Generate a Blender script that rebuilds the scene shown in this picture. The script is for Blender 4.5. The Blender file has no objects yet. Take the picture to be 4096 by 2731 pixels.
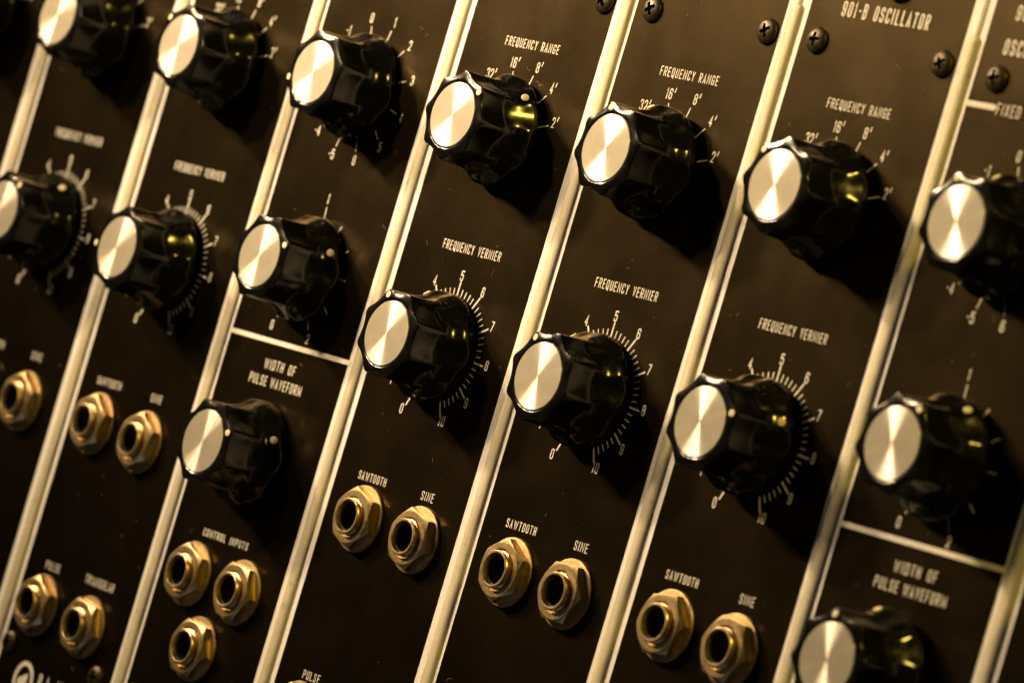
import bpy, math, random
from mathutils import Matrix, Vector

random.seed(7)
S = 0.001                      # everything below is written in millimetres
scene = bpy.context.scene
col = scene.collection
PI = math.pi

# panel frame: x along the row of modules, y up the panel, z out of the panel -> world (x, -z, y)
def w(x, y, z=0.0):
    return Vector((x * S, -z * S, y * S))

# ------------------------------------------------------------------ camera
CAM_POS = (776.8897, 6.5907, 649.5451)
CAM_R = ((0.61502566, 0.28609715, -0.73477334),
         (0.18346667, -0.95820059, -0.21952586),
         (-0.76686598, 0.00020762, -0.64180724))      # rows: image right, image down, forward
cam_data = bpy.data.cameras.new('camera')
cam = bpy.data.objects.new('camera', cam_data)
col.objects.link(cam)
scene.camera = cam
ax = [w(*r) / S for r in (CAM_R[0], tuple(-c for c in CAM_R[1]), tuple(-c for c in CAM_R[2]))]
m = Matrix(((ax[0].x, ax[1].x, ax[2].x), (ax[0].y, ax[1].y, ax[2].y), (ax[0].z, ax[1].z, ax[2].z))).to_4x4()
m.translation = w(*CAM_POS)
cam.matrix_world = m
cam_data.sensor_width = 36.0
cam_data.lens = 161.882
cam_data.clip_start = 0.02
cam_data.clip_end = 20.0
cam_data.dof.use_dof = True
fx = Vector((8.0, 0.0, 0.0)) - Vector(CAM_POS)
cam_data.dof.focus_distance = fx.dot(Vector(CAM_R[2])) * S
cam_data.dof.aperture_fstop = 19.0

# ------------------------------------------------------------------ world, lamps, exposure
world = bpy.data.worlds.new('World')
scene.world = world
world.use_nodes = True
bg = world.node_tree.nodes['Background']
bg.inputs['Color'].default_value = (1.0, 0.82, 0.62, 1)
bg.inputs['Strength'].default_value = 0.024

def lamp(name, pos, target, power, radius, color, spread=180):
    d = bpy.data.lights.new(name, 'AREA')
    d.shape = 'DISK'
    d.size = radius * 2 * S
    d.energy = power
    d.color = color
    d.spread = math.radians(spread)
    o = bpy.data.objects.new(name, d)
    col.objects.link(o)
    o.location = w(*pos)
    o.rotation_euler = (w(*target) - w(*pos)).to_track_quat('-Z', 'Y').to_euler()
    return o

WARM = (1.0, 0.73, 0.42)
AIM = (-62, 80, 0)
lamp('spot_lamp', (-256, 245, 372), AIM, 0.215, 15, WARM, 56)
lamp('spot_lamp', (-549, 322, 503), AIM, 0.37, 24, WARM, 42)
lamp('spot_lamp', (-968, 461, 563), AIM, 0.52, 38, WARM, 28)
lamp('yellow_lamp', (470, 400, 150), AIM, 1.8, 28, (1.0, 0.72, 0.10))
lamp('cool_fill', (-160, -520, 560), AIM, 0.10, 130, (0.45, 0.62, 1.0))  # added fill with no known source, gives the knob flanks a faint blue sheen

scene.view_settings.view_transform = 'Standard'
scene.view_settings.look = 'None'
scene.view_settings.gamma = 1.0
scene.view_settings.exposure = -0.12
scene.view_settings.use_curve_mapping = False
scene.render.engine = 'CYCLES'
scene.cycles.use_denoising = True

# ------------------------------------------------------------------ materials
def new_mat(name):
    mt = bpy.data.materials.new(name)
    mt.use_nodes = True
    nt = mt.node_tree
    return mt, nt, nt.nodes['Principled BSDF']

def node(nt, kind, **kw):
    n = nt.nodes.new(kind)
    for k, v in kw.items():
        if k in n.inputs.keys():
            n.inputs[k].default_value = v
        else:
            setattr(n, k, v)
    return n

def coords(nt, scale=(1, 1, 1), src='Object', shift=True):
    tc = node(nt, 'ShaderNodeTexCoord')
    mp = node(nt, 'ShaderNodeMapping')
    mp.inputs['Scale'].default_value = scale
    nt.links.new(tc.outputs[src], mp.inputs['Vector'])
    if shift:                                           # every object gets its own piece of the pattern
        oi = node(nt, 'ShaderNodeObjectInfo')
        mu = node(nt, 'ShaderNodeMath', operation='MULTIPLY')
        mu.inputs[1].default_value = 3.7
        nt.links.new(oi.outputs['Random'], mu.inputs[0])
        cb = node(nt, 'ShaderNodeCombineXYZ')
        for i in range(3):
            nt.links.new(mu.outputs[0], cb.inputs[i])
        nt.links.new(cb.outputs[0], mp.inputs['Location'])
    return mp.outputs['Vector']

def noise(nt, vec, scale, detail=4, rough=0.6):
    n = node(nt, 'ShaderNodeTexNoise', Scale=scale, Detail=detail, Roughness=rough)
    nt.links.new(vec, n.inputs['Vector'])
    return n.outputs['Fac']

def ramp(nt, fac, stops):
    r = node(nt, 'ShaderNodeValToRGB')
    e = r.color_ramp.elements
    while len(e) < len(stops):
        e.new(0.5)
    for i, (p, c) in enumerate(stops):
        e[i].position = p
        e[i].color = (c, c, c, 1) if isinstance(c, (int, float)) else (*c, 1)
    nt.links.new(fac, r.inputs['Fac'])
    return r.outputs['Color']

def mix(nt, fac, a, b, blend='MIX'):
    n = node(nt, 'ShaderNodeMix', data_type='RGBA', blend_type=blend)
    for sock, v in ((n.inputs[0], fac), (n.inputs[6], a), (n.inputs[7], b)):
        if isinstance(v, bpy.types.NodeSocket):
            nt.links.new(v, sock)
        elif isinstance(v, (int, float)):
            sock.default_value = v
        else:
            sock.default_value = (*v, 1)
    return n.outputs[2]

def bump(nt, bs, h, strength, dist):
    b = node(nt, 'ShaderNodeBump', Strength=strength, Distance=dist * S)
    nt.links.new(h, b.inputs['Height'])
    nt.links.new(b.outputs['Normal'], bs.inputs['Normal'])

def mat_paint():
    mt, nt, bs = new_mat('black_panel_paint')
    v = coords(nt, src='Object')
    big = ramp(nt, noise(nt, v, 28, 5), [(0.35, (0.0014, 0.0009, 0.0005)), (0.7, (0.0034, 0.0022, 0.0012))])
    vor = node(nt, 'ShaderNodeTexVoronoi', Scale=420.0)
    nt.links.new(v, vor.inputs['Vector'])
    speck = ramp(nt, vor.outputs['Distance'], [(0.0, 1.0), (0.11, 0.0)])
    sel = node(nt, 'ShaderNodeSeparateColor')
    nt.links.new(vor.outputs['Color'], sel.inputs['Color'])
    keep = ramp(nt, sel.outputs['Red'], [(0.93, 0.0), (0.97, 1.0)])
    dust = mix(nt, 1.0, speck, keep, 'MULTIPLY')
    c = mix(nt, dust, big, (0.16, 0.13, 0.10))
    df = node(nt, 'ShaderNodeBsdfDiffuse')
    nt.links.new(c, df.inputs['Color'])
    gl = node(nt, 'ShaderNodeBsdfGlossy', distribution='GGX')
    nt.links.new(ramp(nt, noise(nt, v, 60, 6), [(0.3, 0.27), (0.7, 0.335)]), gl.inputs['Roughness'])
    smudge = ramp(nt, noise(nt, v, 75, 7, 0.72), [(0.30, 0.80), (0.52, 1.0)])
    grain = ramp(nt, noise(nt, v, 1900, 3, 0.8), [(0.30, (0.0205, 0.0146, 0.0074)), (0.70, (0.0312, 0.0224, 0.0114))])
    nt.links.new(mix(nt, 1.0, grain, smudge, 'MULTIPLY'), gl.inputs['Color'])
    bp = node(nt, 'ShaderNodeBump', Strength=0.16, Distance=0.03 * S)
    nt.links.new(noise(nt, v, 5200, 3, 0.7), bp.inputs['Height'])
    nt.links.new(bp.outputs['Normal'], gl.inputs['Normal'])
    ad = node(nt, 'ShaderNodeAddShader')
    nt.links.new(df.outputs[0], ad.inputs[0])
    nt.links.new(gl.outputs[0], ad.inputs[1])
    out = [n for n in nt.nodes if n.type == 'OUTPUT_MATERIAL'][0]
    nt.links.new(ad.outputs[0], out.inputs['Surface'])
    nt.nodes.remove(bs)
    return mt

def mat_ink():
    mt, nt, bs = new_mat('white_ink')
    v = coords(nt)
    c = ramp(nt, noise(nt, v, 1400, 4), [(0.3, (0.62, 0.56, 0.47)), (0.55, (0.82, 0.77, 0.68))])
    chip = ramp(nt, noise(nt, v, 900, 6, 0.75), [(0.27, (0.12, 0.09, 0.06)), (0.36, (1, 1, 1))])
    c = mix(nt, 1.0, c, chip, 'MULTIPLY')
    nt.links.new(c, bs.inputs['Base Color'])
    bs.inputs['Roughness'].default_value = 0.7
    return mt

def mat_bare():
    mt, nt, bs = new_mat('bare_aluminium')
    v = coords(nt, (1, 0.06, 1))
    g = noise(nt, v, 1800, 4)
    c = ramp(nt, g, [(0.3, (0.70, 0.66, 0.62)), (0.7, (0.86, 0.82, 0.78))])
    nt.links.new(c, bs.inputs['Base Color'])
    bs.inputs['Metallic'].default_value = 0.1
    bs.inputs['Roughness'].default_value = 0.62
    bump(nt, bs, g, 0.3, 0.03)
    return mt

def mat_bead():
    mt, nt, bs = new_mat('trim_aluminium')
    v = coords(nt, (1, 0.05, 1))
    g = noise(nt, v, 1500, 5)
    c = ramp(nt, g, [(0.3, (0.43, 0.385, 0.27)), (0.7, (0.57, 0.51, 0.365))])
    v2 = coords(nt)
    st = ramp(nt, noise(nt, v2, 420, 6, 0.75), [(0.56, 0.0), (0.64, 1.0)])
    st2 = ramp(nt, noise(nt, v2, 35, 3), [(0.48, 0.0), (0.60, 0.8)])
    c = mix(nt, mix(nt, 1.0, st, st2, 'MULTIPLY'), c, (0.30, 0.27, 0.17))
    nt.links.new(c, bs.inputs['Base Color'])
    bs.inputs['Metallic'].default_value = 0.3
    bs.inputs['Roughness'].default_value = 0.62
    bump(nt, bs, g, 0.35, 0.04)
    return mt

def mat_knob():
    mt, nt, bs = new_mat('black_phenolic')
    v = coords(nt)
    f = noise(nt, v, 900, 6, 0.7)
    c = ramp(nt, f, [(0.35, (0.0025, 0.0022, 0.002)), (0.75, (0.006, 0.005, 0.004))])
    nt.links.new(c, bs.inputs['Base Color'])
    rg = ramp(nt, noise(nt, v, 500, 5), [(0.3, 0.11), (0.7, 0.22)])
    nt.links.new(rg, bs.inputs['Roughness'])
    bs.inputs['Specular IOR Level'].default_value = 0.36
    bump(nt, bs, noise(nt, v, 2600, 4, 0.7), 0.16, 0.025)
    return mt

def mat_disc():
    mt, nt, bs = new_mat('spun_aluminium')
    nt.links.new(coords(nt, shift=False), node(nt, 'ShaderNodeVectorMath', operation='LENGTH').inputs[0])
    ln = [n for n in nt.nodes if n.type == 'VECT_MATH'][0].outputs['Value']
    fine = node(nt, 'ShaderNodeTexNoise', noise_dimensions='1D', Scale=9000.0, Detail=3.0)
    nt.links.new(ln, fine.inputs['W'])
    v = coords(nt)
    blot = noise(nt, v, 300, 5, 0.65)
    c = mix(nt, 0.5, ramp(nt, fine.outputs['Fac'], [(0.3, (0.80, 0.77, 0.72)), (0.7, (0.95, 0.93, 0.90))]),
            ramp(nt, blot, [(0.35, (0.78, 0.74, 0.66)), (0.7, (0.95, 0.93, 0.90))]))
    tg = node(nt, 'ShaderNodeTangent', direction_type='RADIAL', axis='Z')
    nt.links.new(c, bs.inputs['Base Color'])
    bs.inputs['Metallic'].default_value = 1.0
    bs.inputs['Roughness'].default_value = 0.30
    bs.inputs['Anisotropic'].default_value = 0.98
    bs.inputs['Anisotropic Rotation'].default_value = 0.25
    nt.links.new(tg.outputs['Tangent'], bs.inputs['Tangent'])
    b2 = node(nt, 'ShaderNodeBsdfPrincipled', Metallic=0.6, Roughness=0.6)
    nt.links.new(mix(nt, 1.0, c, (0.47, 0.44, 0.37), 'MULTIPLY'), b2.inputs['Base Color'])
    mx = node(nt, 'ShaderNodeMixShader', Fac=0.62)
    out = [n for n in nt.nodes if n.type == 'OUTPUT_MATERIAL'][0]
    nt.links.new(bs.outputs[0], mx.inputs[1])
    nt.links.new(b2.outputs[0], mx.inputs[2])
    nt.links.new(mx.outputs[0], out.inputs['Surface'])
    return mt

def mat_simple(name, c, metallic=0.0, rough=0.5, var=0.25, scale=800, spec=0.5, bmp=0.0):
    mt, nt, bs = new_mat(name)
    v = coords(nt)
    g = noise(nt, v, scale, 6, 0.68)
    lo = tuple(x * (1 - var) for x in c)
    hi = tuple(min(1, x * (1 + var)) for x in c)
    nt.links.new(ramp(nt, g, [(0.35, lo), (0.65, hi)]), bs.inputs['Base Color'])
    bs.inputs['Metallic'].default_value = metallic
    nt.links.new(ramp(nt, noise(nt, v, scale * 1.7, 4), [(0.3, rough * 0.85), (0.7, min(1, rough * 1.2))]), bs.inputs['Roughness'])
    bs.inputs['Specular IOR Level'].default_value = spec
    if bmp:
        bump(nt, bs, noise(nt, v, 3500, 4), bmp, 0.04)
    return mt

M = {
    'paint': mat_paint(), 'ink': mat_ink(), 'bare': mat_bare(), 'bead': mat_bead(), 'knob': mat_knob(), 'disc': mat_disc(),
    'dot': mat_simple('ivory_dot', (0.72, 0.62, 0.40), 0, 0.5, 0.12, 1500),
    'nickel': mat_simple('dull_nickel', (0.60, 0.45, 0.23), 0.96, 0.33, 0.16, 700, bmp=0.15),
    'washer': mat_simple('tarnished_washer', (0.48, 0.35, 0.18), 0.95, 0.40, 0.22, 900, bmp=0.2),
    'screw': mat_simple('black_oxide', (0.040, 0.027, 0.013), 0.6, 0.38, 0.5, 1200, bmp=0.3),
    'dark': mat_simple('dark_hole', (0.006, 0.005, 0.004), 0, 0.7, 0.2),
    'chrome': mat_simple('chrome', (0.7, 0.66, 0.6), 1.0, 0.15, 0.05),
}

# ------------------------------------------------------------------ object helpers
def mesh_obj(name, verts, faces, mat, parent=None, smooth=False, sharp=None):
    me = bpy.data.meshes.new(name)
    me.from_pydata([(x * S, y * S, z * S) for x, y, z in verts], [], faces)
    me.update()
    me.materials.append(mat)
    if smooth:
        me.polygons.foreach_set('use_smooth', [True] * len(me.polygons))
        if sharp:
            me.set_sharp_from_angle(angle=math.radians(sharp))
    o = bpy.data.objects.new(name, me)
    col.objects.link(o)
    if parent:
        o.parent = parent
    return o

def place(o, x=0, y=0, z=0, rot=0):
    o.location = (x * S, y * S, z * S)
    o.rotation_euler = (0, 0, rot)
    return o

def thing(name, label, cat, x, y=0.0, group=None):
    o = bpy.data.objects.new(name, None)
    col.objects.link(o)
    o.empty_display_size = 0.01
    o.location = w(x, y, 0)
    o.rotation_euler = (PI / 2, 0, 0)
    o['label'] = label
    o['category'] = cat
    if group:
        o['group'] = group
    return o

def box(x0, x1, y0, y1, z0, z1, bev=0.0):
    """box with a chamfered front edge"""
    b = bev
    v = [(x0, y0, z0), (x1, y0, z0), (x1, y1, z0), (x0, y1, z0),
         (x0, y0, z1 - b), (x1, y0, z1 - b), (x1, y1, z1 - b), (x0, y1, z1 - b)]
    f = [(3, 2, 1, 0), (0, 1, 5, 4), (1, 2, 6, 5), (2, 3, 7, 6), (3, 0, 4, 7)]
    if b:
        v += [(x0 + b, y0 + b, z1), (x1 - b, y0 + b, z1), (x1 - b, y1 - b, z1), (x0 + b, y1 - b, z1)]
        f += [(4, 5, 9, 8), (5, 6, 10, 9), (6, 7, 11, 10), (7, 4, 8, 11), (8, 9, 10, 11)]
    else:
        f.append((4, 5, 6, 7))
    return v, f

def lathe(prof, n=72, close_top=False):
    """prof: list of (r, z) going from outside-bottom to the inside; r = 0 makes a pole"""
    v, f, rings = [], [], []
    for r, z in prof:
        if r <= 1e-6:
            rings.append([len(v)])
            v.append((0, 0, z))
        else:
            rings.append(list(range(len(v), len(v) + n)))
            v += [(r * math.cos(2 * PI * i / n), r * math.sin(2 * PI * i / n), z) for i in range(n)]
    for a, b in zip(rings, rings[1:]):
        for i in range(n):
            j = (i + 1) % n
            if len(b) == 1:
                f.append((a[i], a[j], b[0]))
            elif len(a) == 1:
                f.append((a[0], b[j], b[i]))
            else:
                f.append((a[i], a[j], b[j], b[i]))
    return v, f

def lerp_profile(pts, z):
    for (z0, r0), (z1, r1) in zip(pts, pts[1:]):
        if z <= z1:
            t = (z - z0) / (z1 - z0)
            return r0 + (r1 - r0) * t
    return pts[-1][1]

# ------------------------------------------------------------------ lettering: single-stroke condensed capitals
G = {
 'A': [[(0, 0), (.5, 1), (1, 0)], [(.17, .3), (.83, .3)]],
 'B': [[(0, .53), (0, 1), (1, 1, 1), (1, .53, 1), (0, .53), (1, .53, 1), (1, 0, 1), (0, 0), (0, .53)]],
 'C': [[(1, .74), (1, 1, 1), (0, 1, 1), (0, 0, 1), (1, 0, 1), (1, .26)]],
 'D': [[(0, .5), (0, 1), (1, 1, 1), (1, 0, 1), (0, 0), (0, .5)]],
 'E': [[(1, 1), (0, 1), (0, 0), (1, 0)], [(0, .52), (.85, .52)]],
 'F': [[(1, 1), (0, 1), (0, 0)], [(0, .5), (.85, .5)]],
 'G': [[(1, .74), (1, 1, 1), (0, 1, 1), (0, 0, 1), (1, 0, 1), (1, .45), (.55, .45)]],
 'H': [[(0, 0), (0, 1)], [(1, 0), (1, 1)], [(0, .52), (1, .52)]],
 'I': [[(.5, 0), (.5, 1)]],
 'L': [[(0, 1), (0, 0), (1, 0)]],
 'M': [[(0, 0), (0, 1), (.5, .15), (1, 1), (1, 0)]],
 'N': [[(0, 0), (0, 1), (1, 0), (1, 1)]],
 'O': [[(.5, 1), (1, 1, 1), (1, 0, 1), (0, 0, 1), (0, 1, 1), (.5, 1)]],
 'P': [[(0, 0), (0, 1), (1, 1, 1), (1, .45, 1), (0, .45)]],
 'Q': [[(.5, 1), (1, 1, 1), (1, 0, 1), (0, 0, 1), (0, 1, 1), (.5, 1)], [(.5, .2), (1.02, -.12)]],
 'R': [[(0, 0), (0, 1), (1, 1, 1), (1, .47, 1), (0, .47)], [(.5, .47), (1, 0)]],
 'S': [[(1, .76), (1, 1, 1), (0, 1, 1), (0, .55, 1), (1, .47, 1), (1, 0, 1), (0, 0, 1), (0, .24)]],
 'T': [[(0, 1), (1, 1)], [(.5, 1), (.5, 0)]],
 'U': [[(0, 1), (0, 0, 1), (1, 0, 1), (1, 1)]],
 'V': [[(0, 1), (.5, 0), (1, 1)]],
 'W': [[(0, 1), (.25, 0), (.5, .9), (.75, 0), (1, 1)]],
 'X': [[(0, 0), (1, 1)], [(0, 1), (1, 0)]],
 'Y': [[(0, 1), (.5, .45), (1, 1)], [(.5, .45), (.5, 0)]],
 '1': [[(.15, .82), (.6, 1), (.6, 0)]],
 '2': [[(0, .74), (0, 1, 1), (1, 1, 1), (1, .55, 1), (0, 0), (1, 0)]],
 '3': [[(0, .78), (0, 1, 1), (1, 1, 1), (1, .53, 1), (.4, .53), (1, .53, 1), (1, 0, 1), (0, 0, 1), (0, .22)]],
 '4': [[(.72, 0), (.72, 1), (0, .28), (1, .28)]],
 '5': [[(1, 1), (.05, 1), (.02, .55)], [(.02, .55), (.2, .64), (1, .64, 1), (1, 0, 1), (0, 0, 1), (0, .22)]],
 '6': [[(1, .78), (1, 1, 1), (0, 1, 1), (0, 0, 1), (1, 0, 1), (1, .58, 1), (.05, .58)]],
 '7': [[(0, 1), (1, 1), (.35, 0)]],
 '8': [[(.5, 1), (1, 1, 1), (1, .53, 1), (0, .53, 1), (0, 1, 1), (.5, 1)], [(.5, .53), (1, .53, 1), (1, 0, 1), (0, 0, 1), (0, .53, 1), (.5, .53)]],
 '9': [[(0, .22), (0, 0, 1), (1, 0, 1), (1, 1, 1), (0, 1, 1), (0, .42, 1), (.95, .42)]],
 "'": [[(.75, 1.12), (.35, .72)]],
 '-': [[(.1, .5), (.9, .5)]],
 '.': [[(.5, .02), (.5, .06)]],
}
G['0'] = G['O']
WD = {'N': 1.12, 'I': .34, '1': .62, 'M': 1.35, 'W': 1.52, "'": .72, '-': .62, '.': .4, ' ': .55, 'L': .9, 'E': .9, 'F': .9}

class Ink:
    """flat printed strokes; every stroke lies a few microns above the one before"""
    def __init__(self):
        self.v, self.f, self.n = [], [], 0

    def stroke(self, pts, sw):
        z = 0.16 + 0.0008 * (self.n % 90)
        self.n += 1
        q = [pts[0]]
        for p in pts[1:]:
            if math.hypot(p[0] - q[-1][0], p[1] - q[-1][1]) > 1e-4:
                q.append(p)
        pts, h = q, sw / 2
        n = len(pts)
        if n < 2:
            return
        d = []
        for a, b in zip(pts, pts[1:]):
            L = math.hypot(b[0] - a[0], b[1] - a[1])
            d.append(((b[0] - a[0]) / L, (b[1] - a[1]) / L))
        b0 = len(self.v)
        for i, (x, y) in enumerate(pts):
            if i == 0 or i == n - 1:
                t = d[0] if i == 0 else d[-1]
                mx, my = -t[1], t[0]
            else:
                ax_, ay_ = -d[i - 1][1] - d[i][1], d[i - 1][0] + d[i][0]
                L = math.hypot(ax_, ay_) or 1e-6
                ax_, ay_ = ax_ / L, ay_ / L
                k = 1 / max(0.38, ax_ * -d[i][1] + ay_ * d[i][0])
                mx, my = ax_ * k, ay_ * k
            self.v += [(x + mx * h, y + my * h, z), (x - mx * h, y - my * h, z)]
        for i in range(n - 1):
            a = b0 + 2 * i
            self.f.append((a, a + 1, a + 3, a + 2))
        for end in (0, 1):
            x, y = pts[0] if end == 0 else pts[-1]
            t = (-d[0][0], -d[0][1]) if end == 0 else d[-1]
            base = math.atan2(t[1], t[0])
            s = len(self.v)
            self.v += [(x + h * math.cos(base + PI / 2 - PI * k / 6), y + h * math.sin(base + PI / 2 - PI * k / 6), z) for k in range(7)]
            self.f.append(tuple(range(s + 6, s - 1, -1)))

    def glyph(self, ch, x, y, gw, gh, sw, tilt):
        for path in G.get(ch, ()):
            P = [(x + p[0] * gw, y + p[1] * gh) for p in path]
            out = [P[0]]
            for i in range(1, len(P) - 1):
                if len(path[i]) == 2:
                    out.append(P[i])
                    continue
                a, c, b = P[i - 1], P[i], P[i + 1]
                la, lb = math.hypot(a[0] - c[0], a[1] - c[1]), math.hypot(b[0] - c[0], b[1] - c[1])
                fa = la / 2 if len(path[i - 1]) == 3 else la
                fb = lb / 2 if len(path[i + 1]) == 3 else lb
                r = min(fa, fb, max(gw * 0.5, 0.1))
                p1 = (c[0] + (a[0] - c[0]) * r / la, c[1] + (a[1] - c[1]) * r / la)
                p2 = (c[0] + (b[0] - c[0]) * r / lb, c[1] + (b[1] - c[1]) * r / lb)
                k = 0.42
                for t in range(7):
                    t /= 6
                    q1 = (p1[0] + (c[0] - p1[0]) * (1 - k) , p1[1] + (c[1] - p1[1]) * (1 - k))
                    q2 = (p2[0] + (c[0] - p2[0]) * (1 - k), p2[1] + (c[1] - p2[1]) * (1 - k))
                    s = 1 - t
                    out.append(tuple(s ** 3 * p1[e] + 3 * s * s * t * q1[e] + 3 * s * t * t * q2[e] + t ** 3 * p2[e] for e in (0, 1)))
            out.append(P[-1])
            self.stroke([(px, py + (px - tilt[0]) * tilt[1]) for px, py in out], sw)

    def text(self, s, x0, x1, y0, y1, sw, slope=0.0145, gap=0.52, space=.55):
        """capitals filling x0..x1, y0..y1 (outer edges)"""
        wd = [space if c == ' ' else WD.get(c, 1.0) for c in s]
        u = (x1 - x0) / (sum(wd) + gap * (len(s) - 1))
        x, tilt = x0, ((x0 + x1) / 2, slope)
        for c, k in zip(s, wd):
            if c != ' ':
                self.glyph(c, x + sw / 2, y0 + sw / 2, max(k * u - sw, 0.02), y1 - y0 - sw, sw, tilt)
            x += (k + gap) * u

    def number(self, s, cx, cy, h, u, sw, gap=0.34):
        wd = [WD.get(c, 1.0) for c in s]
        tot = u * (sum(wd) + gap * (len(s) - 1))
        self.text(s, cx - tot / 2, cx + tot / 2, cy - h / 2, cy + h / 2, sw, gap=gap)

    def tick(self, cx, cy, ang, r0, r1, sw):
        a = math.radians(ang)
        self.stroke([(cx + r0 * math.sin(a), cy + r0 * math.cos(a)), (cx + r1 * math.sin(a), cy + r1 * math.cos(a))], sw)

    def line(self, x0, y0, x1, y1, sw):
        self.stroke([(x0, y0), (x1, y1)], sw)

    def build(self, name, parent):
        o = mesh_obj(name, self.v, self.f, M['ink'], parent)
        self.v, self.f = [], []
        return o

# ------------------------------------------------------------------ prototypes of the repeated parts
KNOB_PROF = [(1.5, 11.9), (1.7, 12.35), (2.1, 12.7), (2.6, 12.82), (3.5, 12.82), (4.1, 12.66), (4.7, 12.3), (5.3, 11.8),
             (6.0, 11.2), (6.8, 10.78), (8.0, 10.5), (10.0, 10.42), (16.42, 10.25)]
FL_R, FL_RHO, FL_Z = 19.65, 10.5, 9.4

def knob_r(th, z):
    if z < 2.4:
        r = lerp_profile(KNOB_PROF, z)
    else:                                                # smoothed outline: skirt, sloping shoulder, grip
        hw = min(0.9, z - 1.9)
        r = sum(lerp_profile(KNOB_PROF, z + hw * q / 6) for q in range(-6, 7)) / 13
    d = (math.degrees(th) - 22.5) % 45.0
    d = math.radians(min(d, 45.0 - d))
    dz = FL_Z - 0.3 - z
    ctr = FL_R + 0.265 * (dz + math.sqrt(dz * dz + 0.9))      # the flute runs out over the skirt as a straight cone
    q = FL_RHO ** 2 - (ctr * math.sin(d)) ** 2
    if q > 0:
        rf = ctr * math.cos(d) - math.sqrt(q)
        k = 0.50
        hh = max(k - abs(r - rf), 0) / k
        r = min(r, rf) - hh * hh * k * 0.25
    if z > 15.85:
        t = (z - 15.85) / (16.2 - 15.85)
        r -= 0.26 * (1 - math.sqrt(max(0, 1 - t * t)))
    return r

def knob_mesh():
    n = 320
    zs = [1.5, 1.6, 1.7, 1.9, 2.1, 2.35, 2.6, 3.0, 3.3, 3.5, 3.7, 3.9, 4.1, 4.3, 4.5, 4.7, 4.9, 5.1, 5.3, 5.5, 5.75, 6.0, 6.3, 6.6, 6.9,
          7.2, 7.5, 7.8, 8.1, 8.4, 8.7, 9.0, 9.3, 9.6, 10.0, 10.5, 11.5, 13.0, 14.2, 15.5, 15.85, 15.95, 16.03, 16.09, 16.14, 16.17, 16.19, 16.2]
    v, f = [], []
    def ring(fn, z):
        s = len(v)
        for i in range(n):
            th = 2 * PI * i / n
            r = fn(th)
            v.append((r * math.sin(th), r * math.cos(th), z))
        return s
    rings = [ring(lambda th: 8.0, 0.35), ring(lambda th: 8.2, 1.45)]
    for z in zs:
        rings.append(ring(lambda th, z=z: knob_r(th, z), z))
    for t in (0.12, 0.4, 0.7, 0.9):
        rings.append(ring(lambda th, t=t: knob_r(th, 16.2) * (1 - t) + 7.78 * t, 16.2 + 0.27 * (1 - (1 - t) ** 1.6)))
    for r, z in ((7.78, 16.42), (7.66, 16.36), (7.6, 16.05), (7.3, 16.0)):
        rings.append(ring(lambda th, r=r: r, z))
    for a, b in zip(rings, rings[1:]):
        for i in range(n):
            j = (i + 1) % n
            f.append((a + j, a + i, b + i, b + j))
    f.append(tuple(rings[-1] + i for i in range(n - 1, -1, -1)))
    return v, f

def make_knob(parent):
    k = mesh_obj('knob', *knob_mesh(), M['knob'], parent, True, 40)
    mesh_obj('cap_disc', *lathe([(7.38, 15.9), (7.38, 16.38), (7.30, 16.45), (0, 16.45)], 128), M['disc'], k, True, 30)
    d = mesh_obj('pointer_dot', *lathe([(0.74, -0.2), (0.74, 0.03), (0.6, 0.06), (0, 0.06)], 28), M['dot'], k, True, 30)
    d.location = (0, 9.0 * S, 16.33 * S)
    d.rotation_euler = Vector((0, 0.15, 0.985)).to_track_quat('Z', 'X').to_euler()
    d = mesh_obj('pointer_dot', *lathe([(0.88, -0.5), (0.88, 0.10), (0.7, 0.16), (0, 0.17)], 28), M['dot'], k, True, 30)
    # skirt dot sits on the sloping shoulder under the lobe
    nrm = Vector((0, 0.80, 0.60))
    d.location = (0, 12.02 * S, 5.05 * S)
    d.rotation_euler = nrm.to_track_quat('Z', 'X').to_euler()
    return k

def nut_mesh():
    n, ap = 96, 6.2
    v, f = [], []
    def ring(fr, fz):
        s = len(v)
        for i in range(n):
            th = 2 * PI * i / n
            r = fr(th)
            v.append((r * math.sin(th), r * math.cos(th), fz(r)))
        return s
    hexr = lambda th: ap / math.cos(((th + PI / 6) % (PI / 3)) - PI / 6)   # corners at 30 deg from flats
    rs = [ring(hexr, lambda r: 0.75), ring(hexr, lambda r: 3.15 - max(0, r - 6.05) * 0.62),
          ring(lambda th: 6.05, lambda r: 3.15), ring(lambda th: 5.98, lambda r: 3.22), ring(lambda th: 4.75, lambda r: 3.24), ring(lambda th: 4.6, lambda r: 2.3), ring(lambda th: 4.1, lambda r: 2.3)]
    for a, b in zip(rs, rs[1:]):
        for i in range(n):
            j = (i + 1) % n
            f.append((a + j, a + i, b + i, b + j))
    return v, f

def make_jack(parent):
    prof = [(4.2, 2.2), (4.22, 3.20), (3.88, 3.38), (4.22, 3.56), (4.22, 3.62), (3.88, 3.80), (4.20, 3.98), (4.20, 4.30), (4.08, 4.52),
            (3.98, 4.58), (3.62, 4.58), (3.52, 4.50), (3.44, 4.2), (3.42, 3.35)]
    j = mesh_obj('jack', *lathe(prof, 80), M['nickel'], parent, True, 25)
    mesh_obj('hex_nut', *nut_mesh(), M['nickel'], j, True, 14)
    mesh_obj('washer', *lathe([(7.72, 0.10), (7.74, 0.5), (7.6, 0.68), (7.3, 0.74), (4.3, 0.74)], 80), M['washer'], j, True, 30)
    mesh_obj('bore', *lathe([(3.42, 3.35), (3.2, 3.25), (3.2, 0.2), (0, 0.2)], 40), M['dark'], j)
    return j

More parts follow.
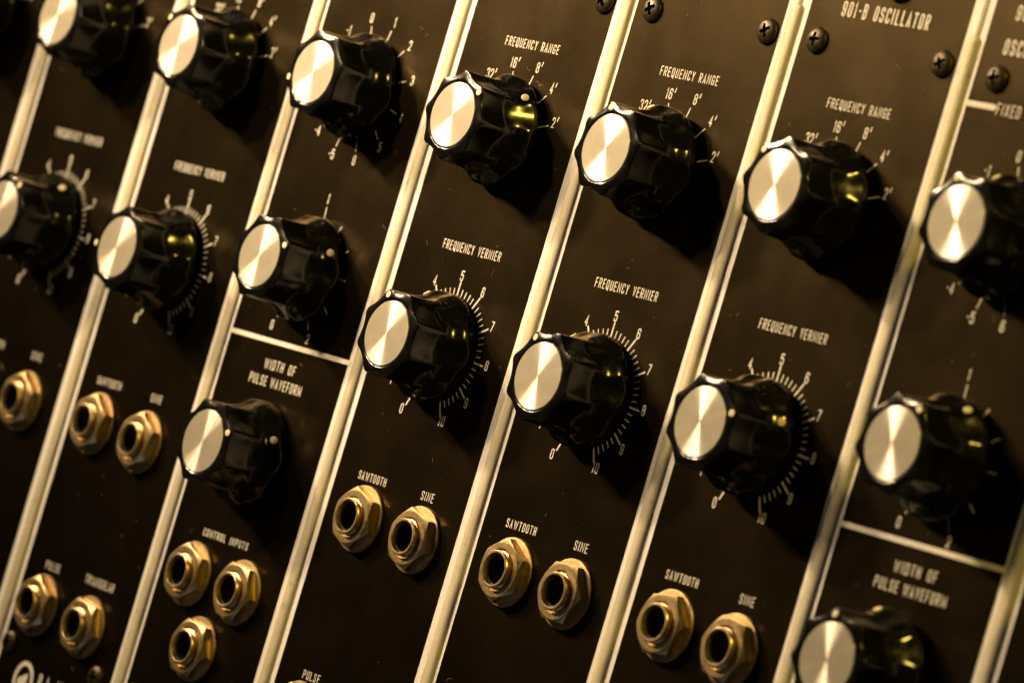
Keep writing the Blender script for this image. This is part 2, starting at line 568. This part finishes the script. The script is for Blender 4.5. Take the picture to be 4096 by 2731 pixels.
def make_screw(parent):
    n, rings = 128, 44
    v, f = [], []
    Rr = 2.87
    rr = [Rr * (1 - i / rings) for i in range(rings)] 
    st = []
    prev = None
    def zf(x, y):
        r = math.hypot(x, y)
        z = 0.25 + 1.15 * math.sqrt(max(0, 1 - (r / (Rr * 1.02)) ** 2))
        u = min(max(abs(x) / 0.40, abs(y) / 1.45), max(abs(y) / 0.40, abs(x) / 1.45))
        t = min(1, max(0, (1.12 - u) / 0.22))
        return z - 1.0 * t * t * (3 - 2 * t)
    s0 = len(v)
    v += [(Rr * math.cos(2 * PI * i / n), Rr * math.sin(2 * PI * i / n), 0.1) for i in range(n)]
    prev = s0
    for r in rr:
        s = len(v)
        for i in range(n):
            x, y = r * math.cos(2 * PI * i / n), r * math.sin(2 * PI * i / n)
            v.append((x, y, zf(x, y)))
        for i in range(n):
            j = (i + 1) % n
            f.append((prev + i, prev + j, s + j, s + i))
        prev = s
    c = len(v)
    v.append((0, 0, zf(0, 0)))
    for i in range(n):
        f.append((prev + i, prev + (i + 1) % n, c))
    return mesh_obj('screw', v, f, M['screw'], parent, True, 35)

PROTO = {}
def copy_tree(o, parent):
    c = o.copy()
    col.objects.link(c)
    c.parent = parent
    for ch in list(o.children):
        copy_tree(ch, c)
    return c

def add(kind, parent, x, y, z=0.0, rot=0.0):
    if kind not in PROTO:
        PROTO[kind] = {'knob': make_knob, 'jack': make_jack, 'screw': make_screw}[kind](parent)
        o = PROTO[kind]
    else:
        o = copy_tree(PROTO[kind], parent)
    return place(o, x, y, z, math.radians(rot))

# ------------------------------------------------------------------ setting behind the modules
Y0, Y1 = -150.0, 132.0
v, f = box(-330, 280, Y0 - 10, Y1 + 10, -20, -12)
b = mesh_obj('cabinet_back', v, f, M['dark'])
b.rotation_euler = (PI / 2, 0, 0)
b['kind'] = 'structure'

# ------------------------------------------------------------------ modules
# right edge / left edge of the bare margins on either side of each joint, measured along x
STRIP = {1: (-213.9, -206.5), 2: (-160.3, -152.5), 3: (-105.5, -99.2), 4: (-52.85, -45.35), 5: (1.85, 9.05), 6: (56.0, 63.0), 7: (109.8, 115.8), 8: (162.2, 168.7)}
GAP = {1: -209.9, 2: -156.4, 3: -102.4, 4: -48.9, 5: 5.6, 6: 59.6, 7: 113.2, 8: 165.6}
BEAD = {1: -209.6, 2: -156.0, 3: -102.2, 4: -49.2, 5: 5.95, 6: 59.35, 7: 112.75, 8: 165.3}
STRIP[0], STRIP[9], GAP[0], GAP[9] = (-268, -260.5), (216, 223), -264, 219.6

LABEL = {
 0: ('synthesizer_module', 'dark blurred panel at the top left corner, almost wholly out of frame'),
 1: ('synthesizer_module', 'blurred black panel at the left edge with one brass jack marked SINE in view'),
 2: ('synthesizer_module', 'blurred black panel with two knobs, four brass jacks and a round white logo'),
 3: ('synthesizer_module', 'black panel with three stacked knobs above a triangle of three brass control input jacks'),
 4: ('synthesizer_module', 'sharp black panel whose upper knob dot points to the 4 foot mark'),
 5: ('synthesizer_module', 'sharp black panel with both knob dots just left of upright, right of the scratched trim'),
 6: ('synthesizer_module', 'black panel with the large oscillator title between two screws, white dial figures slightly blurred'),
 7: ('synthesizer_module', 'strongly blurred black panel at the right edge with FIXED lettering and a crossing white line'),
 8: ('synthesizer_module', 'plain dark panel in the bottom right corner beyond the last trim strip'),
}

def range_dial(ink, cx, cy, parent=None):
    for a in (-45, -15, 15, 45, 75):
        ink.tick(cx, cy, a, 11.0, 14.1, 0.27)
    for s, a, r in (("32'", -41.9, 16.3), ("16'", -13.5, 16.2), ("8'", 17.5, 16.5), ("4'", 44.5, 16.7), ("2'", 73.6, 16.3)):
        t = math.radians(a)
        ink.number(s, cx + r * math.sin(t), cy + r * math.cos(t), 2.45, 1.02, 0.26)

def vernier_dial(ink, cx, cy):
    for k in range(51):
        a = (k / 5 - 5) * 31.2
        if k % 5 == 0:
            ink.tick(cx, cy, a, 12.45, 15.55, 0.42)
        else:
            ink.tick(cx, cy, a, 12.55, 14.0, 0.27)
    for n in range(11):
        a = math.radians({0: -154, 4: -32, 5: -.5, 6: 30, 7: 61.8, 8: 92, 9: 125.3, 10: 154}.get(n, (n - 5) * 31.2))
        r = 17.0
        ink.number(str(n), cx + r * math.sin(a), cy + r * math.cos(a), 2.4, 1.05, 0.28)

def octave_dial(ink, cx, cy):
    for i in range(12):
        ink.tick(cx, cy, -15 + 30 * i, 12.6, 15.0, 0.27)
    for i, s in enumerate(('0', '1', '2', '3', '4', '5', '6', '-5', '-4', '-3', '-2', '-1')):
        a = math.radians(-15.5 + 30.2 * i)
        ink.number(s, cx + 17.4 * math.sin(a), cy + 17.2 * math.cos(a), 2.4, 1.05, 0.28)

def fine_dial(ink, cx, cy):
    for a, r in ((-150, 14.3), (-120, 13.6), (-90, 13.6), (-60, 13.6), (-30, 13.6), (0, 15.2), (30, 13.6), (60, 13.6), (90, 13.6), (128, 13.6), (157, 14.4)):
        ink.tick(cx, cy, a - 3 * (a == 0), 11.5, r, 0.27)
    for s, a, r in (('0', -150.5, 16.7), ('1', -3.5, 17.3), ('2', 157, 16.6)):
        t = math.radians(a)
        ink.number(s, cx + r * math.sin(t), cy + r * math.cos(t), 2.4, 1.05, 0.28)

# module data: knobs (x, y, dz, dot angle), jacks (x, y, nut angle) and screws in absolute panel millimetres
TYPE_B = (0, 1, 2, 4, 5, 6, 8)
OFF = {0: (0, .3), 1: (-.3, .3), 2: (-.6, .1), 4: (-.09, -.71), 5: (0, 0), 6: (-.35, .81), 8: (0, 1.2)}
DOT = {0: (-47, 20), 1: (-47, 35.7), 2: (-47, -92.5), 4: (46.9, -22), 5: (-14.1, -30), 6: (-43.3, 67.3), 8: (10, 20)}
KNOB_DZ = {(6, False): 1.0, (5, False): 0.25, (5, True): 0.35, (4, True): -0.2, (2, False): 0.35}   # how far each knob stands off the panel
JACKS = {
 1: [(-173.9, -42.2, 33), (-194.6, -42.0, 10), (-194.6, -87.6, 10), (-174.2, -88.2, 40)],
 2: [(-141.55, -41.35, 35), (-120.6, -41.75, 31), (-142.3, -87.6, 30), (-121.25, -88.2, 8)],
 4: [(-32.0, -41.25, 19), (-10.95, -41.45, 15), (-34.3, -87.7, 14), (-11.4, -88.2, 44)],
 5: [(22.15, -41.2, 30), (42.65, -41.3, 58), (20.2, -87.7, 25), (42.4, -88.2, 3)],
 6: [(75.6, -40.4, 51), (96.05, -40.7, 6), (75.5, -87.0, 20), (96, -87.2, 11)],
 3: [(-87.1, -66.85, 21), (-66.85, -66.75, 4), (-76.95, -82.8, 6)],
 7: [(128.7, -66.3, 21), (149.3, -66, 40), (139, -82, 6)],
}
roots = {}
for k in range(9):
    nm, lab = LABEL[k]
    xl, xr = GAP[k] + 0.55, GAP[k + 1] - 0.55
    cx = (xl + xr) / 2
    r = roots[k] = thing(nm, lab, 'synthesizer module', cx, 0, 'modules racked side by side')
    lx = lambda x: x - cx
    plate = mesh_obj('faceplate', *box(lx(xl), lx(xr), Y0, Y1, -3.0, 0.0, 0.25), M['bare'], r)
    mesh_obj('black_finish', *box(lx(STRIP[k][1]), lx(STRIP[k + 1][0]), Y0 + 0.3, Y1 - 0.3, -0.05, 0.12), M['paint'], plate)
    ink = Ink()
    u0 = 54.0 * (k - 5) - cx                         # local x of the layout origin of this module
    if k in TYPE_B:
        dx, dy = OFF[k]
        o = u0 + dx
        rx, ry, vx, vy = o + 32.165, 51.82 + dy, o + 32.15, 1.36 + dy
        ink.text('FREQUENCY RANGE', o + 22.85, o + 41.95, 71.15 + dy, 73.3 + dy, 0.215, space=.75)
        ink.build('lettering', r)
        range_dial(ink, rx, ry)
        ink.build('dial_scale', r)
        ink.text('FREQUENCY VERNIER', o + 22.25, o + 43.05, 23.4 + dy, 25.6 + dy, 0.215, space=.75)
        ink.build('lettering', r)
        vernier_dial(ink, vx, vy)
        ink.build('dial_scale', r)
        ink.text('SAWTOOTH', o + 16.8, o + 27.05, -32.0 + dy, -30.0 + dy, 0.215)
        ink.build('lettering', r)
        ink.text('SINE', o + 40.25, o + 44.75, -31.9 + dy, -29.8 + dy, 0.215)
        ink.build('lettering', r)
        ink.text('PULSE', o + 18.1, o + 24.4, -78.75 + dy, -76.7 + dy, 0.215)
        ink.build('lettering', r)
        ink.text('TRIANGULAR', o + 35.6, o + 47.9, -78.3 + dy, -76.1 + dy, 0.215)
        ink.build('lettering', r)
        ink.text('901-B OSCILLATOR', o + 19.2, o + 45.3, 90.7 + dy * .7, 94.0 + dy * .7, 0.41, space=.8)
        ink.build('lettering', r)
        # round maker's emblem and the words beside it
        ex, ey = o + 22.55, -106.2
        pts = [(ex + 3.6 * math.cos(t * PI / 24), ey + 4.3 * math.sin(t * PI / 24)) for t in range(49)]
        ink.stroke(pts, 1.15)
        for i in range(5):
            ink.stroke([(ex - 1.7 + i * .72, ey - 2.6), (ex - 1.7 + i * .72, ey + 0.2 + i * .38)], 0.78)
        ink.build('emblem', r)
        ink.text('R.A. MOOG CO.', o + 28.9, o + 51.5, -106.6, -102.7, 0.5)
        ink.build('lettering', r)
        for (x, y), (a, rz) in zip(((rx, ry), (vx, vy)), zip(DOT[k], (0.0, 0.0))):
            add('knob', r, x, y, KNOB_DZ.get((k, y > 20), 0.0), -a)
        bz = mesh_obj('bezel', *lathe([(3.6, 0.1), (3.6, 1.3), (3.3, 1.8), (2.7, 2.0), (2.4, 1.7), (2.2, 0.4), (0, 0.4)], 48), M['chrome'], r, True, 40)
        place(bz, o + 33.6, 99.0 + dy)
    else:
        o = u0
        tx, ty, fx_, fy_, px_, py_, tz = ((lx(-76.7), 53.2, lx(-76.4), 9.1, lx(-76.9), -35.5, -0.8) if k == 3
                                          else (lx(138.9), 53.8, lx(139.45), 9.0, lx(139.2), -34.8, 0.0))
        octave_dial(ink, tx, ty)
        ink.build('dial_scale', r)
        fine_dial(ink, fx_, fy_)
        ink.build('dial_scale', r)
        s_ = 0 if k == 3 else 0.55
        ink.text('WIDTH OF', o + 25.0 + s_, o + 37.2 + s_, -15.6 + s_, -13.2 + s_, 0.25, space=.8)
        ink.build('lettering', r)
        ink.text('PULSE WAVEFORM', o + 20.9 + s_, o + 41.5 + s_, -19.6 + s_, -17.2 + s_, 0.25)
        ink.build('lettering', r)
        ink.text('CONTROL INPUTS', o + 20.95, o + 39.0, -57.25, -55.4, 0.24, space=.9)
        ink.build('lettering', r)
        a, b2 = lx(STRIP[k][1]) - 0.2, lx(STRIP[k + 1][0]) + 0.2
        yl = -9.45 if k == 3 else -9.2
        ink.line(a, yl, b2, yl + 0.9, 1.15)
        ink.build('divider_line', r)
        yf = 78.8
        ink.line(a, yf - .05, o + 15.6, yf + 0.1, 1.2)
        ink.build('divider_line', r)
        ink.line(o + 49.5, yf + .5, b2, yf + 0.65, 1.2)
        ink.build('divider_line', r)
        ink.text('FIXED CONTROL VOLTAGE', o + 16.5, o + 48.6, 77.75, 80.25, 0.25, space=.8)
        ink.build('lettering', r)
        ink.text('901-A', o + 14.1 + 0.2, o + 22.6, 96.9, 100.1, 0.42)
        ink.build('lettering', r)
        ink.text('OSCILLATOR', o + 24.8, o + 41.6, 97.1, 100.3, 0.42)
        ink.build('lettering', r)
        ink.text('OSCILLATOR CONTROLLER', o + 13.6, o + 51.0, 89.9, 93.2, 0.42)
        ink.build('lettering', r)
        for (x, y), a in zip(((tx, ty), (fx_, fy_), (px_, py_)), ((-105, 64, 66) if k == 3 else (-20.7, 30, -8.8))):
            add('knob', r, x, y, tz, -a)
    for x, y, a in JACKS.get(k, ()):
        add('jack', r, lx(x), y, 0.1, -a)
    for i, (x, y) in enumerate(((14.2, 84.6), (52.1, 84.9), (12.45, -98.65), (50.6, -98.25))):
        sx = {5: 0.5, 4: .3}.get(k, 0)
        add('screw', r, u0 + x + sx * (y > 0), y + (0.5 if k == 6 and y > 0 else -.5 if k == 4 and y > 0 else 0), 0.1, {(5, 0): 28, (5, 1): 25, (6, 0): 5, (6, 1): 30, (4, 1): 35}.get((k, i), random.uniform(0, 90)))

# ------------------------------------------------------------------ half-round trim strips over the joints
SL = {1: 'pale trim strip furthest left, partly behind two blurred knobs', 2: 'pale trim strip left of the panel with the lone three-jack triangle',
      3: 'pale trim strip right of the round logo panel, beside the first white crossing line', 4: 'pale trim strip between the crossing white line and the sharp upper knob',
      5: 'scratched and nicked trim strip in sharp focus at the middle', 6: 'pale trim strip ending below a dark slot beside the large title, left one of two',
      7: 'yellow blurred trim strip ending below a dark slot beside the FIXED lettering', 8: 'yellow blurred trim strip in the bottom right corner'}
SL[2] = 'pale trim strip running just left of the round white logo panel'
for k in range(1, 9):
    top = {6: 91.8, 7: 92.1}.get(k, 93.0)
    n, a, h = 20, 1.8, 0.78
    v, f = [], []
    def prof(sc):
        return [(a * sc * math.cos(PI * i / n), h * sc * math.sin(PI * i / n) ** 0.9) for i in range(n + 1)]
    ys = [(Y0 + 1, 1.0)] + [(Y0 + 1 + (top - 1.2 - Y0 - 1) * i / 40, 1.0) for i in range(1, 41)] + [(top - 0.6, 0.97), (top - 0.2, 0.86), (top, 0.6)]
    for y, sc in ys:
        wob = 0.05 * math.sin(y * 0.05 + k)
        v += [(x + wob, y, z) for x, z in prof(sc)]
    N = n + 1
    for j in range(len(ys) - 1):
        for i in range(n):
            f.append((j * N + i, (j + 1) * N + i, (j + 1) * N + i + 1, j * N + i + 1))
    f.append(tuple((len(ys) - 1) * N + i for i in range(n, -1, -1)))
    o = mesh_obj('trim_strip', v, f, M['bead'], None, True, 50)
    o.location = w(BEAD[k], 0, 0.06)
    o.rotation_euler = (PI / 2, 0, 0)
    o['label'] = SL[k]
    o['kind'] = 'thing'
    o['category'] = 'trim strip'
    o['group'] = 'half-round trim strips between the modules'

# ------------------------------------------------------------------ dust: fibres and specks lying on the paint
rnd = random.Random(11)
v, f = [], []
for i in range(90):
    x, y, a, c = rnd.uniform(-215, 175), rnd.uniform(-105, 100), rnd.uniform(0, 6.28), rnd.uniform(-0.5, 0.5)
    n, L, wd = 7, rnd.uniform(0.8, 2.2), 0.035
    for k in range(n):
        nx, ny = -math.sin(a), math.cos(a)
        v += [(x + nx * wd, y + ny * wd, 0.24), (x - nx * wd, y - ny * wd, 0.24)]
        x += math.cos(a) * L / n
        y += math.sin(a) * L / n
        a += c
    b0 = len(v) - 2 * n
    f += [(b0 + 2 * k, b0 + 2 * k + 1, b0 + 2 * k + 3, b0 + 2 * k + 2) for k in range(n - 1)]
for i in range(420):
    x, y, r = rnd.uniform(-215, 175), rnd.uniform(-105, 100), rnd.choice((0.03, 0.04, 0.05, 0.09))
    b0 = len(v)
    v += [(x + r * math.cos(t), y + r * math.sin(t) * 0.8, 0.25) for t in (0, 1.05, 2.1, 3.14, 4.2, 5.2)]
    f.append(tuple(range(b0, b0 + 6)))
ok = []
for q in f:                                             # keep only what lies on the black paint
    xs = [v[i][0] for i in q]
    if any(STRIP[k][1] + 0.3 < min(xs) and max(xs) < STRIP[k + 1][0] - 0.3 for k in range(9)):
        ok.append(q)
o = mesh_obj('dust', v, ok, mat_simple('dust_fibre', (0.20, 0.16, 0.11), 0, 0.9, 0.3))
o.rotation_euler = (PI / 2, 0, 0)
o['kind'] = 'stuff'
o['label'] = 'fine pale dust specks and short fibres lying on the black panels'
o['category'] = 'dust'
